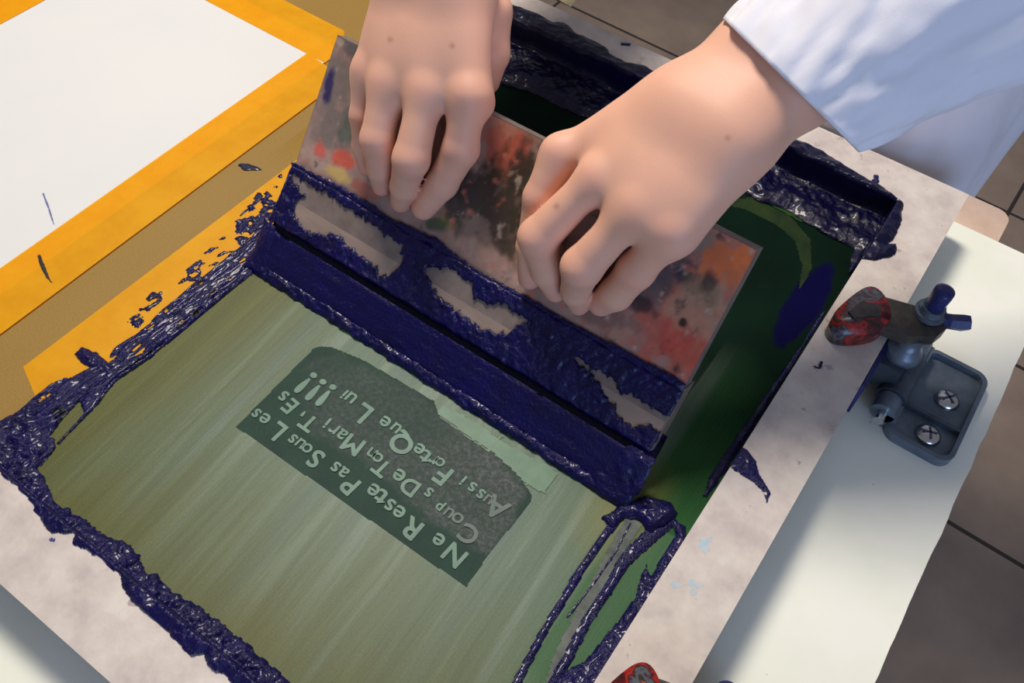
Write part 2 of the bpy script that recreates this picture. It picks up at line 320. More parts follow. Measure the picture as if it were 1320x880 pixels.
ink('ink_smear', W2m([(352, 285, 0), (335, 292, 0), (320, 310, 0), (277, 345, 0), (220, 392, 0), (176, 430, 0), (150, 446, 0), (140, 465, 0), (114, 477, 0), (90, 486, 0), (67, 494, 0), (47, 511, 0), (20, 535, 0), (40, 600, 0), (50, 607, 0), (75, 574, 0), (127, 520, 0), (147, 491, 0), (240, 420, 0), (324, 354, 0), (345, 330, 0)]),
    'dragged streaky navy ink between yellow tape and green mesh on the left side', th=.0042, rag=.0015, fq=60, an=(6, .8), rot=-.1, prof=.004, seed=21, mat=MI, holes=[W2([(102, 521), (106, 534), (90, 556), (75, 573), (70, 560), (84, 540)])], cover=.34)
# dark narrow line at the border of the green field
ink('ink_line', ribbon([(340, 335), (322, 352), (240, 420), (190, 462), (147, 491), (127, 518), (75, 572)], [.006, .004, .0035, .003, .003, .0025, .0015]), 'thin dark navy ink line bordering the left edge of the green mesh', th=.003, rag=.0006, fq=200, prof=.002, base=zero)
ink('ink_dollop', ribbon([(101, 452), (115, 461), (132, 473), (146, 484)], [.007, .011, .010, .005]), 'small navy ink dollop lying across the yellow tape on the left', th=.004, rag=.001, fq=220, prof=.003, base=zero)
def blots(name, poly, label, cover, fq, **k): return ink(name, poly, label, cover=cover, fq=fq, **k)
blots('ink_spatter', W2([(366, 218), (352, 285), (277, 343), (222, 392), (178, 428), (150, 440), (168, 408), (205, 378), (255, 335), (300, 290), (335, 245)]), 'navy ink spatters on the tape left of the squeegee', -.22, 110, th=.0018, rag=.001, prof=.0015, an=(1.6, .8), rot=-.2, seed=40, base=zero)
blots('ink_spatter', W2([(360, 238), (352, 285), (318, 306), (298, 302), (318, 272), (342, 246)]), 'patch of navy ink blots on tape beside the left end of the squeegee', -.02, 130, th=.003, rag=.001, prof=.0015, seed=45, base=zero)
ink('ink_blot', ribbon([(190, 388), (198, 381), (208, 384)], [.004, .008, .003]), 'navy ink blot midway along the tape on the mesh', th=.002, rag=.001, fq=300, prof=.002, base=zero)
ink('ink_blot', ribbon([(308, 212), (318, 216), (338, 219)], [.002, .0085, .001]), 'single grey-navy ink blot on bare ochre mesh between the tapes', th=.0012, rag=.0008, fq=300, prof=.002, base=zero, mat=MI2)
ink('ink_trail', ribbon([(796, 668), (775, 697), (748, 735), (735, 758), (700, 815), (668, 876), (660, 895)], [.006, .005, .0055, .005, .0045, .005, .005]), 'narrow curved navy ink trail on green mesh, lower right of the stencil', th=.0016, rag=.0005, fq=200, prof=.002, base=zero)
ink('ink_trail', ribbon([(866, 664), (837, 692), (803, 725), (785, 757), (753, 806), (733, 845), (712, 882), (700, 900)], [.012, .010, .008, .006, .006, .006, .005, .004]), 'middle navy ink trail running from the squeegee end to the front rail', th=.0018, rag=.0008, fq=160, prof=.003, base=zero)
ink('ink_trail', ribbon([(813, 674), (791, 716), (763, 755), (731, 796)], .0012), 'hair-thin ink trail between the two wider ones', th=.001, rag=.0002, fq=200, prof=.001, base=zero, step=.0006)
film('wiped_streak', ribbon([(820, 668), (800, 700), (775, 745), (745, 800), (722, 850), (705, 890)], [.012, .011, .009, .008, .009, .006]), m_plain('grey wiped ink', lin(62, 70, 68), .3, 0, 60, lin(104, 112, 106)), scr, z=.0004)
ink('ink_ridge', W2m([(862, 664, 0), (884, 680, 0), (898, 684, R_), (880, 712, R_), (845, 775, R_), (775, 884, R_), (760, 915, R_), (690, 920, 0), (718, 874, 0), (736, 862, 0), (753, 852, 0), (791, 808, 0), (818, 770, 0), (826, 742, 0), (834, 724, 0), (838, 742, 0), (850, 722, 0), (870, 690, 0), (868, 678, 0)]),
    'thick navy ink in the corner along the right rail, near the front', th=.004, rag=.001, fq=150, prof=.004, seed=52, base=lambda u, v: ZR*np.clip((u-XI+.002)/.002, 0, 1)*.0)
ink('ink_ridge', ribbon([(1062, 402), (1020, 468), (997, 502), (962, 555), (925, 610), (908, 640)], [.002, .003, .004, .006, .007, .003]), 'thin navy ink line along the inner edge of the right rail', th=.003, rag=.001, fq=150, prof=.003, base=zero, seed=60)
ink('ink_clot', W2([(776, 668), (800, 650), (830, 640), (862, 650), (875, 662), (860, 676), (838, 690), (822, 672), (806, 668), (790, 682)]), 'clot of navy ink at the lower right tip of the squeegee', th=.006, rag=.0025, fq=120, prof=.004, base=zero, seed=66)
rz = lambda u, v: u*0+ZR
ink('ink_splash', W2([(957, 577), (940, 602), (970, 620.5), (984, 634), (988, 650), (993.6, 635), (979, 612), (974, 594), (963, 580)], ZR), 'navy ink splash with a pointed tail on the right rail', th=.0016, rag=.0004, fq=300, prof=.003, base=rz, step=.0007)
ink('ink_speck', ribbon([(1048, 472), (1056, 475), (1059, 466)], [.001, .002, .002], ZR), 'tiny hooked navy ink speck on the right rail by the red wing knob', th=.0008, rag=.0003, fq=300, prof=.001, base=rz, step=.0006)
for pts, w, lb in (([(1000, 172), (1020, 170)], .008, 'ink blob touching the wrist side of the back rail'), ([(1118, 242), (1130, 232), (1129, 226)], [.004, .005, .004], 'small ink nub sticking out over the back rail corner')):
    ink('ink_speck', ribbon(pts, w, ZR), lb, th=.002, rag=.0008, fq=250, prof=.002, base=rz, step=.0007)
ink('ink_speck', ribbon([(800, 57), (813, 58)], .004, ZR), 'small black ink speck on the back rail between the two arms', th=.0008, rag=.0004, fq=250, prof=.002, base=rz, step=.0006)
ink('ink_speck', ribbon([(66, 698), (70, 693)], .003, ZR), 'pale blue ink speck on the front rail', th=.0005, rag=.0006, fq=250, prof=.002, base=rz, step=.0006, mat=m_ink('blue ink', (90, 90, 160), .4))
# ------------------------------------------------------------------ paper and translucent tapes
MP = m_plain('white masking paper', lin(220, 221, 219), .55, 0, 6, lin(224, 224, 221))
bm = bmesh.new(); prism(bm, [(-.60, -.30), (-.3055, -.30), (-.3055, .170), (-.60, .170)], .0002, .0006); o = bobj('paper_sheet', bm, MP); tag(o, 'white sheet of paper taped over the mesh at the upper left', 'paper')
def m_tape():
    t = NT('translucent yellow tape'); tr = t.n('ShaderNodeBsdfTransparent'); tr.inputs['Color'].default_value = (1, .70, .10, 1)
    t.col(lin(255, 198, 0)); t.set(Roughness=.4); mx = t.n('ShaderNodeMixShader'); c = t.ramp(t.noise(40, 4), [(.35, (.43, .43, .43, 1)), (.65, (.52, .52, .52, 1))]); t.l(c, mx.inputs[0])
    t.l(tr.outputs[0], mx.inputs[1]); t.l(t.b.outputs[0], mx.inputs[2]); t.l(mx.outputs[0], t.o.inputs['Surface']); t.bump(t.noise(60, 3), .1); return t.m
MT = m_tape()
def tape(pts, z, lb, jag=()):
    bm = bmesh.new(); prism(bm, pts, z, z+.00015); o = bobj('tape_strip', bm, MT); tag(o, lb, 'tape'); return o
tape([(-.3254, -.34+.05), (-.277, -.29), (-.277, .1235), (-.286, .1415), (-.3254, .1475)], .0011, 'yellow tape strip over the right edge of the white paper, beside the bare mesh')
tape([(-.60, .1465), (-.3045, .1465), (-.304, .171), (-.322, .1917), (-.60, .1925)], .0008, 'yellow tape strip along the back edge of the white paper')
tape([(-.61, -.28), (-.5625, -.28), (-.5625, .1465), (-.61, .1465)], .0011, 'yellow tape strip on the far left edge of the white paper')
a = at(30, 473); b = at(47, 514); tape([(a[0], a[1]), (b[0], b[1]), (-.190, -.20), (-.190, .055), (-.2395, .050)], .0002, 'ink-stained yellow tape strip on the mesh left of the green field')
MPN = m_plain('blue pen ink', lin(110, 120, 165), .6)
ink('pen_mark', ribbon([(56, 250), (63, 268), (70, 290)], [.0012, .0012, .0008]), 'short blue pencil mark on the white paper', th=.0002, rag=.0003, fq=300, prof=.001, base=lambda u, v: u*0+.0005, step=.0005, mat=MPN, cat='mark')
ink('ink_fleck', ribbon([(51, 330), (56, 345), (63, 360), (68, 366)], [.002, .003, .0015, .0005]), 'dark fleck of dried ink on the tape beside the paper', th=.0004, rag=.0005, fq=300, prof=.001, base=lambda u, v: u*0+.0012, step=.0006, mat=m_ink('dry ink', (60, 50, 50), .5))
# ------------------------------------------------------------------ base board, table, floor
ZB = -.022
def m_board():
    t = NT('white lacquered board'); c = t.ramp(t.noise(12, 4), [(.4, lin(238, 240, 222)), (.6, lin(244, 244, 230))]); sp = t.ramp(t.noise(150, 2), [(.775, K0), (.79, K1)]); c = t.mix(sp, c, lin(120, 150, 160)); t.col(c); t.set(Roughness=.35); return t.m
ed = [(.2985+.0009*fbm(np.array([y*60.]), np.array([1.]), 3, 3)[0], y) for y in np.linspace(-.42, .335, 120)]
bm = bmesh.new(); prism(bm, [(-.75, -.42)]+ed+[(-.75, .336)], ZB-.018, ZB); o = bobj('base_board', bm, m_board(), bevel=.0008); tag(o, 'white lacquered base board with chipped edge, under the silk screen', 'board')
MW = m_plain('pale beech', lin(206, 178, 158), .45, 0, 30, lin(222, 196, 176))
tb = empty('work_table', (-.2, 0, -.9), 'pale wooden work table with rounded corner under the white board', 'table')
bm = bmesh.new(); prism(bm, rrect(-.8, .252, -.40, .398, .012), -.075, -.0405); bobj('table_top', bm, MW, tb, bevel=.003)
for x, y in ((.20, .34), (.20, -.34), (-.74, .34), (-.74, -.34)):
    bm = bmesh.new(); box(bm, x-.022, x+.022, y-.022, y+.022, -.9, -.0752); bobj('leg', bm, MW, tb, bevel=.003)
def m_floor():
    t = NT('brown floor tiles'); g = t.n('ShaderNodeNewGeometry'); mp = t.n('ShaderNodeMapping'); mp.inputs['Rotation'].default_value = (0, 0, math.radians(1.5)); mp.inputs['Location'].default_value = (-.303, -.713, 0)
    t.l(g.outputs['Position'], mp.inputs['Vector']); b = t.n('ShaderNodeTexBrick'); b.offset = 0; b.squash = 1
    for k, v in (('Scale', 1.0), ('Mortar Size', .005), ('Mortar Smooth', .3), ('Brick Width', .41), ('Row Height', .41)): b.inputs[k].default_value = v
    b.inputs['Color1'].default_value = lin(166, 146, 128); b.inputs['Color2'].default_value = lin(158, 140, 124); b.inputs['Mortar'].default_value = lin(62, 52, 46); t.l(mp.outputs[0], b.inputs['Vector'])
    n = t.ramp(t.noise(5, 5), [(.3, lin(205, 205, 208)), (.7, K1)]); t.col(t.mix(1, b.outputs['Color'], n, 'MULTIPLY')); t.set(Roughness=.4); return t.m
bm = bmesh.new(); box(bm, -3, 3, -2.5, 4, -.94, -.9); o = bobj('floor', bm, m_floor()); tag(o, kind='structure')
# cream scrap of tape at the far end of the back rail
bm = bmesh.new(); P = [at(*p, ZR+.0004) for p in ((712, -6), (722, 1), (736, 9), (743, -2))]; prism(bm, [(p[0], p[1]) for p in P], ZR+.0003, ZR+.0007); o = bobj('paper_scrap', bm, m_plain('cream paper', lin(226, 214, 160), .7)); tag(o, 'small cream paper scrap on the back rail, at the top edge', 'scrap')
# ------------------------------------------------------------------ hinge clamps
MGm = m_plain('grey cast metal', lin(112, 124, 136), .38, .45, 60, lin(90, 104, 118), .25); MGd = m_plain('stained grey metal', lin(84, 96, 108), .4, .45, 60, lin(66, 74, 82), .2)
MZ = m_plain('zinc screw', lin(205, 205, 205), .22, 1); MBk = m_ink('ink stained steel', (44, 50, 110), .3)
def m_knob():
    t = NT('ink stained red plastic'); n = t.noise(45, 4, (1, 1.4, 1)); c = t.ramp(n, [(.34, lin(34, 28, 34)), (.45, lin(86, 28, 28)), (.51, lin(176, 46, 38)), (.545, lin(60, 30, 32)), (.60, lin(92, 98, 104)), (.66, lin(44, 34, 40)), (.74, lin(210, 130, 50))]); t.col(c); t.set(Roughness=.3); t.bump(t.noise(200, 3), .2); return t.m
MK = m_knob(); MOl = m_plain('olive stained metal', lin(84, 78, 66), .4, .3, 70, lin(48, 46, 50), .3)
def smoothloop(P, it=2):
    for _ in range(it):
        Q = []
        for i in range(len(P)):
            a_, b_ = P[i], P[(i+1) % len(P)]; Q += [(a_[0]*.75+b_[0]*.25, a_[1]*.75+b_[1]*.25), (a_[0]*.25+b_[0]*.75, a_[1]*.25+b_[1]*.75)]
        P = Q
    return P
def clamp(y0, label):
    D = y0-.131; t = empty('hinge_clamp', (.262, y0, ZB), label, 'clamp', None)
    # plate with rim
    def rim(inset, z0, z1, x0=.236):
        bm = bmesh.new(); prism(bm, rrect(x0+inset, .2855-inset, .1035+inset+D, .1875-inset+D, .010-inset*.6), z0, z1); return bm
    o_ = rrect(.238, .2855, .1015+D, .1895+D, .010); i_ = rrect(.2412, .2823, .1047+D, .1863+D, .0075); bm = bmesh.new(); n = len(o_)
    V = [[bm.verts.new((p[0], p[1], z)) for p in q] for q, z in ((o_, ZB), (o_, ZB+.0085), (i_, ZB+.0085), (i_, ZB+.0035))]
    for a_, b_ in zip(V, V[1:]):
        for k in range(n): bm.faces.new((a_[k], a_[(k+1) % n], b_[(k+1) % n], b_[k]))
    bm.faces.new(V[3]); bm.faces.new(V[0][::-1]); bobj('base_plate', bm, MGm, t, bevel=.0006)
    bm = bmesh.new(); box(bm, .2412, .2823, .1310+D, .1340+D, ZB+.0035, ZB+.008); bobj('rib', bm, MGd, t, bevel=.0008)
    for k, (sx, sy) in enumerate(((.2655, .1185), (.2665, .1545))):
        c = Vector((sx, sy+D, ZB)); bm = bmesh.new(); rs = [(.0001, .0088), (.0035, .0085), (.0072, .0070), (.0088, .0050), (.0088, .0030)]; rr = []
        for r, h in rs[::-1]: rr.append([bm.verts.new(c+Vector((r*math.cos(q*math.pi/12), r*math.sin(q*math.pi/12), h))) for q in range(24)])
        for a_, b_ in zip(rr, rr[1:]):
            for q in range(24): bm.faces.new((a_[q], a_[(q+1) % 24], b_[(q+1) % 24], b_[q]))
        bm.faces.new(rr[-1]); s = bobj('screw', bm, MZ, t, smooth=True)
        bm = bmesh.new(); r0 = .4+k*.5
        for a_ in (r0, r0+math.pi/2):
            d = Vector((math.cos(a_), math.sin(a_), 0))*.0058; e = Vector((-math.sin(a_), math.cos(a_), 0))*.0007
            v = [bm.verts.new(c+x+Vector((0, 0, .0090))) for x in (d+e, -d+e, -d-e, d-e)]; bm.faces.new(v)
        cr = bobj('cross_slot', bm, MGd, s); cr.location = (0, 0, 0)
    # hinge barrel along Y, with knuckles, pin
    bx, bz = .2325, ZB+.0135
    for y_0, y_1, r, m_ in ((.1085, .1225, .0085, MGm), (.1232, .1660, .0105, MGd), (.1667, .1840, .0085, MGm)):
        bm = bmesh.new(); tube(bm, [(bx, y+D, bz) for y in np.linspace(y_0, y_1, 5)], r, 28); bobj('hinge_knuckle', bm, m_, t, smooth=False, bevel=.001)
    bm = bmesh.new(); tube(bm, [(bx, .101+D, bz), (bx, .1082+D, bz)], .0036, 16); bobj('hinge_pin', bm, MZ, t, bevel=.0006)
    for ya, yb in ((.1085, .1225), (.1667, .1840)):
        bm = bmesh.new(); box(bm, bx+.002, .243, ya+D, yb+D, ZB+.0004, ZB+.0145); bobj('lug', bm, MGm, t, bevel=.001)
    # side plate hugging the rail, under-jaw and arm
    bm = bmesh.new(); box(bm, .2112, .2138, .098+D, .160+D, -.012, .0195); bobj('side_plate', bm, MBk, t, bevel=.0008)
    bm = bmesh.new(); box(bm, .2138, .2300, .128+D, .160+D, -.010, .0140); bobj('bracket', bm, MGd, t, bevel=.003, seg=3)
    # stem with collar and dome going up
    c = (.2235, .145+D); bm = bmesh.new(); zz = [(.010, .0100), (.0125, .0125), (.016, .013), (.020, .0115), (.024, .0085), (.030, .0080)]
    tube(bm, [(c[0], c[1], z) for z, r in zz], [r for z, r in zz], 28); bobj('stem', bm, MGm, t, smooth=True)
    # upper arm across rail
    bm = bmesh.new(); prism(bm, [(.190, .1400+D), (.203, .136+D), (.222, .139+D), (.236, .150+D), (.239, .160+D), (.232, .170+D), (.214, .166+D), (.193, .160+D)], .0285, .038); bobj('arm', bm, MOl, t, bevel=.003, seg=3)
    # red plastic pad / knob over the rail
    bm = bmesh.new(); P = [(.1720, .1260), (.1745, .1180), (.1830, .1140), (.1960, .1240), (.2040, .1340), (.2060, .1440), (.2010, .1540), (.1930, .1620), (.1850, .1640), (.1790, .1560)]
    prism(bm, smoothloop([(a_, b_+D) for a_, b_ in P]), ZR+.0004, .0395); bobj('pressure_pad', bm, MK, t, bevel=.0042, seg=4, smooth=True)
    bm = bmesh.new(); prism(bm, [(.1800, .1300+D), (.1850, .1270+D), (.1990, .1400+D), (.1960, .1480+D), (.1840, .1440+D)], .0392, .0418); bobj('pad_rib', bm, MOl, t, bevel=.001)
    # bolt with wing
    b0 = Vector((.2250, .1650+D, .0385)); bm = bmesh.new(); tube(bm, [b0+Vector((0, 0, z)) for z in (0, .003, .0031, .008)], [.0105, .0105, .0085, .008], 24); bobj('washer', bm, MGm, t, bevel=.0004)
    bm = bmesh.new(); tube(bm, [b0+Vector((0, 0, z)) for z in (.006, .012, .020, .024, .0255)], [.0065, .0062, .0068, .0066, .004], 24); bobj('bolt', bm, MBk, t, smooth=True)
    bm = bmesh.new(); tube(bm, [b0+Vector((.004, .000, -.001)), b0+Vector((.014, .003, -.001)), b0+Vector((.021, .006, .000)), b0+Vector((.025, .008, .001))], [.004, .0055, .006, .0052], 6); bobj('lever', bm, MBk, t, bevel=.0008)
    return t
clamp(.131, 'grey hinge clamp with stained red pressure pad gripping the middle of the right rail')
clamp(-.180, 'hinge clamp near the front end of the right rail, only its pad showing')
# ------------------------------------------------------------------ squeegee
SX0, SX1 = -.190, .1245
B0 = np.array([-.0616, .0004]); H0 = np.array([-.033, .0272]); H1 = np.array([-.0035, .0560]); TT = np.array([.0535, .1322])
nU = np.array([-(TT-H1)[1], (TT-H1)[0]]); nU /= np.linalg.norm(nU); nU = nU if nU[1] > 0 else -nU      # front normal (towards -Y, up)
nL = np.array([-(H1-H0)[1], (H1-H0)[0]]); nL /= np.linalg.norm(nL); nL = nL if nL[1] > 0 else -nL
sq = empty('squeegee', (-.03, -.03, 0), 'long wooden squeegee caked with navy ink, held upright leaning on the mesh by two hands', 'squeegee')
def ext(name, prof, x0, x1, mat, bevel=0, seg=2):
    bm = bmesh.new(); prism(bm, [tuple(p) for p in prof], x0, x1, lambda u, v, w: (w, u, v)); return bobj(name, bm, mat, sq, bevel=bevel, seg=seg)
MWd = m_plain('stained squeegee wood', lin(112, 98, 92), .5, 0, 50, lin(136, 122, 112), .2)
tU = .014; tL = .022; N3 = lambda p, n, d: p-n*d
# handle plank and holder
ext('handle', [H1+(TT-H1)*.02-nU*.0015, TT-nU*.0015, TT-nU*tU, H1-nU*tU-(TT-H1)*.02], SX0+.001, SX1-.001, MWd, .0015)
ext('holder', [H0, H1+(TT-H1)*.03, H1+(TT-H1)*.03-nU*.020, H0-nL*.024], SX0, SX1, MWd, .0012)
ext('rubber_blade', [B0, B0+np.array([.012, .0085]), H0+np.array([.010, -.001])-nL*.004, H0+np.array([.006, .010])-nL*.012, H0-nL*.014, B0+np.array([.009, 0])], SX0, SX1+.0035, MI, .0012)
def frU(u, v, h): # u = x, v = distance along slope from H1, h = height over the front face
    d = (TT-H1)/np.linalg.norm(TT-H1); return (u, H1[0]+d[0]*v+nU[0]*h, H1[1]+d[1]*v+nU[1]*h)
def frL(u, v, h):
    d = (H1-H0)/np.linalg.norm(H1-H0); return (u, H0[0]+d[0]*v+nL[0]*h, H0[1]+d[1]*v+nL[1]*h)
def toF(pts, which):
    P0, P1, n = (H1, TT, nU) if which == 'U' else (H0, H1, nL); d = (P1-P0)/np.linalg.norm(P1-P0); out = []
    for px, py in pts:
        r = M@cdir(px, py); den = r[1]*n[0]+r[2]*n[1]; t = ((P0[0]-CAM[1])*n[0]+(P0[1]-CAM[2])*n[1])/den; q = CAM+t*r
        out.append((q[0], (q[1]-P0[0])*d[0]+(q[2]-P0[1])*d[1]))
    return np.array(out)
LU = np.linalg.norm(TT-H1); LL = np.linalg.norm(H1-H0)
BL = [ # px,py, radius px-ish (m along u, m along v), colour, strength
 (905, 340, .030, .030, (176, 96, 78), .6), (940, 330, .018, .020, (232, 120, 60), .9), (960, 325, .008, .010, (250, 130, 70), .9), (860, 430, .034, .030, (200, 96, 76), .9), (900, 455, .022, .016, (205, 88, 66), .85), (790, 420, .02, .012, (178, 130, 112), .8), (900, 400, .02, .02, (190, 150, 120), .7), (870, 440, .010, .012, (206, 70, 58), .6),
 (655, 185, .020, .024, (182, 92, 70), .95), (660, 205, .012, .016, (178, 84, 62), .9), (640, 265, .040, .030, (52, 44, 34), 1.0), (670, 225, .010, .022, (44, 42, 32), 1.0), (640, 310, .018, .012, (64, 52, 38), .9), (600, 300, .020, .014, (160, 132, 112), .8), (625, 330, .03, .008, (196, 152, 130), .8), (700, 345, .02, .008, (200, 160, 138), .9), (575, 285, .008, .006, (150, 140, 40), .7), (560, 287, .01, .006, (30, 70, 40), .8), (590, 250, .014, .024, (60, 54, 52), .9), (650, 150, .02, .010, (176, 116, 92), .9),
 (435, 110, .022, .026, (128, 116, 110), .9), (420, 170, .018, .020, (120, 110, 104), .8), (445, 165, .009, .014, (70, 96, 84), .7), (410, 200, .02, .01, (190, 158, 140), .8), (410, 193, .006, .006, (226, 90, 74), .9), (442, 205, .010, .008, (222, 84, 58), .9), (437, 225, .010, .006, (214, 180, 96), .9), (455, 60, .012, .008, (76, 86, 96), .8), (423, 110, .005, .011, (34, 30, 90), 1.0), (470, 245, .012, .006, (170, 80, 60), .7),
 (810, 350, .030, .020, (96, 84, 84), .9), (850, 330, .020, .016, (74, 70, 78), .8), (880, 355, .008, .008, (40, 34, 60), .9), (912, 362, .006, .008, (38, 34, 50), .95), (825, 390, .014, .006, (44, 38, 46), .9), (770, 400, .022, .012, (112, 86, 82), .7), (880, 300, .022, .010, (128, 118, 108), .7), (897, 370, .014, .01, (110, 100, 70), .6), (880, 416, .003, .003, (20, 14, 20), 1.), (910, 300, .01, .012, (140, 140, 124), .7), (937, 305, .010, .006, (170, 120, 110), .7)]
BLc = [(toF([(b[0], b[1])], 'U')[0],)+b[2:] for b in BL]
def boardcol(u, v):
    n = fbm(u*90, v*90, 4, 3); c = nlin(166, 136, 122)*(1+.22*n)[:, None]
    g = np.clip(fbm(u*45, v*45, 3, 13)*1.5, 0, .6)[:, None]; c = c*(1-g)+nlin(120, 104, 98)*g
    for q, ru, rv, col, s in BLc:
        col = tuple(.9*x_+.1*y_ for x_, y_ in zip(col, (140, 116, 104)))
        d = np.hypot((u-q[0])/ru, (v-q[1])/rv); w = np.clip((1.1-d)*2.0+1.5*fbm(u*150+q[0]*99, v*95, 4, int(abs(q[0])*999)), 0, 1)*s*.92
        c = c*(1-w)[:, None]+nlin(*col)*(1+.18*fbm(u*200, v*200, 2, 6))[:, None]*w[:, None]
    f = np.clip(fbm(u*140, v*110, 4, 55)*3-1.1, 0, .85)[:, None]; c = c*(1-f)+nlin(70, 56, 54)*f
    f = np.clip(fbm(u*120, v*120, 4, 75)*3-1.15, 0, .7)[:, None]; c = c*(1-f)+nlin(196, 110, 90)*f
    f = np.clip(fbm(u*150, v*120, 4, 95)*3-1.2, 0, .7)[:, None]; c = c*(1-f)+nlin(190, 170, 150)*f
    return c
MB = m_attr('colour stained wood', .55, .3, (350, .35))
gridmesh('stained_face', SX0+.0015, SX1-.0015, .0005, LU-.001, .001, lambda u, v: frU(u, v, v*0-.0012), MB, sq, colfn=boardcol)
def sqink(name, poly, fr, mat=None, **k): return ink(name, poly, '', parent=sq, base=zero, fr=fr, mat=mat, **k)
W1 = toF([(375, 223), (384, 232), (430, 258), (467, 282), (494, 305), (520, 315), (521, 333), (500, 353), (478, 338), (444, 308), (436, 300), (424, 300), (398, 296), (382, 276), (384, 262), (400, 254), (386, 240)], 'L')
W2_ = toF([(553, 350), (577, 347), (607, 367), (611, 388), (641, 393), (681, 413), (641, 431), (605, 408), (586, 396), (567, 377)], 'L')
W3 = toF([(745, 462), (768, 478), (782, 484), (803, 508), (836, 526), (861, 537), (857, 554), (832, 546), (807, 542), (798, 530), (784, 508), (768, 485)], 'L')
face = np.array([(SX0, -.001), (SX1, -.001), (SX1, LL+.001), (SX0, LL+.001)])
sqink('ink_coat', face, frL, th=.0030, rag=.0008, fq=210, prof=.0018, hrag=.0042, holes=[W1, W2_, W3], seed=71, step=.0007)
pale = lambda u, v: nlin(150, 131, 118)*(1+.22*fbm(u*60, v*160, 3, 4))[:, None]
gridmesh('bare_wood', SX0+.001, SX1-.001, .0005, LL-.0005, .0015, lambda u, v: frL(u, v, v*0+.0002), MB, sq, colfn=pale)
band = toF([(376, 209), (420, 229), (467, 254), (500, 278), (564, 308), (611, 345), (671, 377), (730, 412), (760, 428), (820, 458), (886, 494)], 'U'); band = np.concatenate([band, [(SX1, -.0008), (SX0, -.0008)]])
MI3 = m_ink('drying navy ink', (26, 22, 66), .25)
sqink('ink_coat', band, frU, th=.0020, rag=.0014, fq=260, prof=.0022, seed=73, step=.0007)
rb = toF([(738, 452), (790, 476), (850, 508), (880, 520), (888, 497), (820, 460), (745, 420)], 'U')
# blade ink: front face height field
bd = (H0-B0-np.array([.003, .0])); bLn = np.linalg.norm(bd); bdn = bd/bLn; bn = np.array([-bdn[1], bdn[0]])
frB = lambda u, v, h: (u, B0[0]+bdn[0]*v+bn[0]*h, B0[1]+bdn[1]*v+bn[1]*h)
edge = np.array([(SX0-.001, -.001), (SX1+.005, -.001), (SX1+.005, .0075), (SX0-.001, .0085)])
sqink('ink_bead', edge, frB, th=.0036, rag=.002, fq=190, an=(1, 1), prof=.0035, seed=75, step=.0007)
sqink('ink_coat', np.array([(SX0, .006), (SX1+.003, .006), (SX1+.003, bLn*.92), (SX0, bLn*.92)]), frB, th=.0014, rag=.0006, fq=90, an=(.5, 1.6), prof=.003, seed=76, step=.001)
sqink('ink_bead', np.array([(SX1-.030, -.001), (SX1+.006, -.002), (SX1+.006, bLn), (SX1-.012, bLn)]), frB, th=.004, rag=.003, fq=110, prof=.005, seed=77, step=.0008)
sqink('ink_bead', np.array([(SX0-.002, -.002), (SX0+.02, -.001), (SX0+.01, bLn), (SX0-.001, bLn)]), frB, th=.003, rag=.003, fq=110, prof=.005, seed=78, step=.0008)
# ------------------------------------------------------------------ person: two arms and hands as one surface (signed distance field -> surface nets)
def surfnets(D, org, h):
    s = D < 0; nx, ny, nz = D.shape
    c = np.zeros((nx-1, ny-1, nz-1), int)
    for i in (0, 1):
        for j in (0, 1):
            for k in (0, 1): c += s[i:nx-1+i, j:ny-1+j, k:nz-1+k]
    act = (c > 0) & (c < 8); idx = np.full(act.shape, -1); A = np.argwhere(act); idx[act] = np.arange(len(A))
    acc = np.zeros((len(A), 3)); cnt = np.zeros(len(A)); corners = [(i, j, k) for i in (0, 1) for j in (0, 1) for k in (0, 1)]
    for a in corners:
        for b in corners:
            if sum(b) > sum(a) and sum(abs(x-y) for x, y in zip(a, b)) == 1:
                da = D[A[:, 0]+a[0], A[:, 1]+a[1], A[:, 2]+a[2]]; db = D[A[:, 0]+b[0], A[:, 1]+b[1], A[:, 2]+b[2]]; m = (da < 0) != (db < 0)
                t = np.where(m, da/np.where(m, da-db, 1), 0)[:, None]; p = np.array(a)+t*(np.array(b)-np.array(a)); acc[m] += p[m]; cnt[m] += 1
    V = org+(A+acc/cnt[:, None])*h; Fs = []
    for ax in range(3):
        o1, o2 = [(1, 2), (2, 0), (0, 1)][ax]; sl0 = [slice(1, -1)]*3; sl1 = [slice(1, -1)]*3; sl0[ax] = slice(0, -1); sl1[ax] = slice(1, None)
        a = s[tuple(sl0)]; b = s[tuple(sl1)]
        for flip, mk in ((0, a & ~b), (1, ~a & b)):
            E = np.argwhere(mk); off = np.ones(3, int); off[ax] = 0; E = E+off
            e1 = np.zeros(3, int); e1[o1] = 1; e2 = np.zeros(3, int); e2[o2] = 1
            q = [idx[tuple(x.T)] for x in (E-e1-e2, E-e2, E, E-e1)]; q = np.stack(q, 1)
            Fs.append(q[:, ::-1] if flip else q)
    return V, np.concatenate(Fs)
def rcone(P, a, b, r1, r2):
    a = np.asarray(a, float); b = np.asarray(b, float); ba = b-a; l2 = ba@ba; rr = r1-r2; a2 = max(l2-rr*rr, 1e-12); il2 = 1/l2
    pa = P-a; y = pa@ba; z = y-l2; x2 = ((pa*l2-y[..., None]*ba)**2).sum(-1); y2 = y*y*l2; z2 = z*z*l2; k = np.sign(rr)*rr*rr*x2
    c1 = np.sign(z)*a2*z2 > k; c2 = np.sign(y)*a2*y2 < k
    return np.where(c1, np.sqrt(x2+z2)*il2-r2, np.where(c2, np.sqrt(x2+y2)*il2-r1, (np.sqrt(x2*a2*il2)+y*rr)*il2-r1))
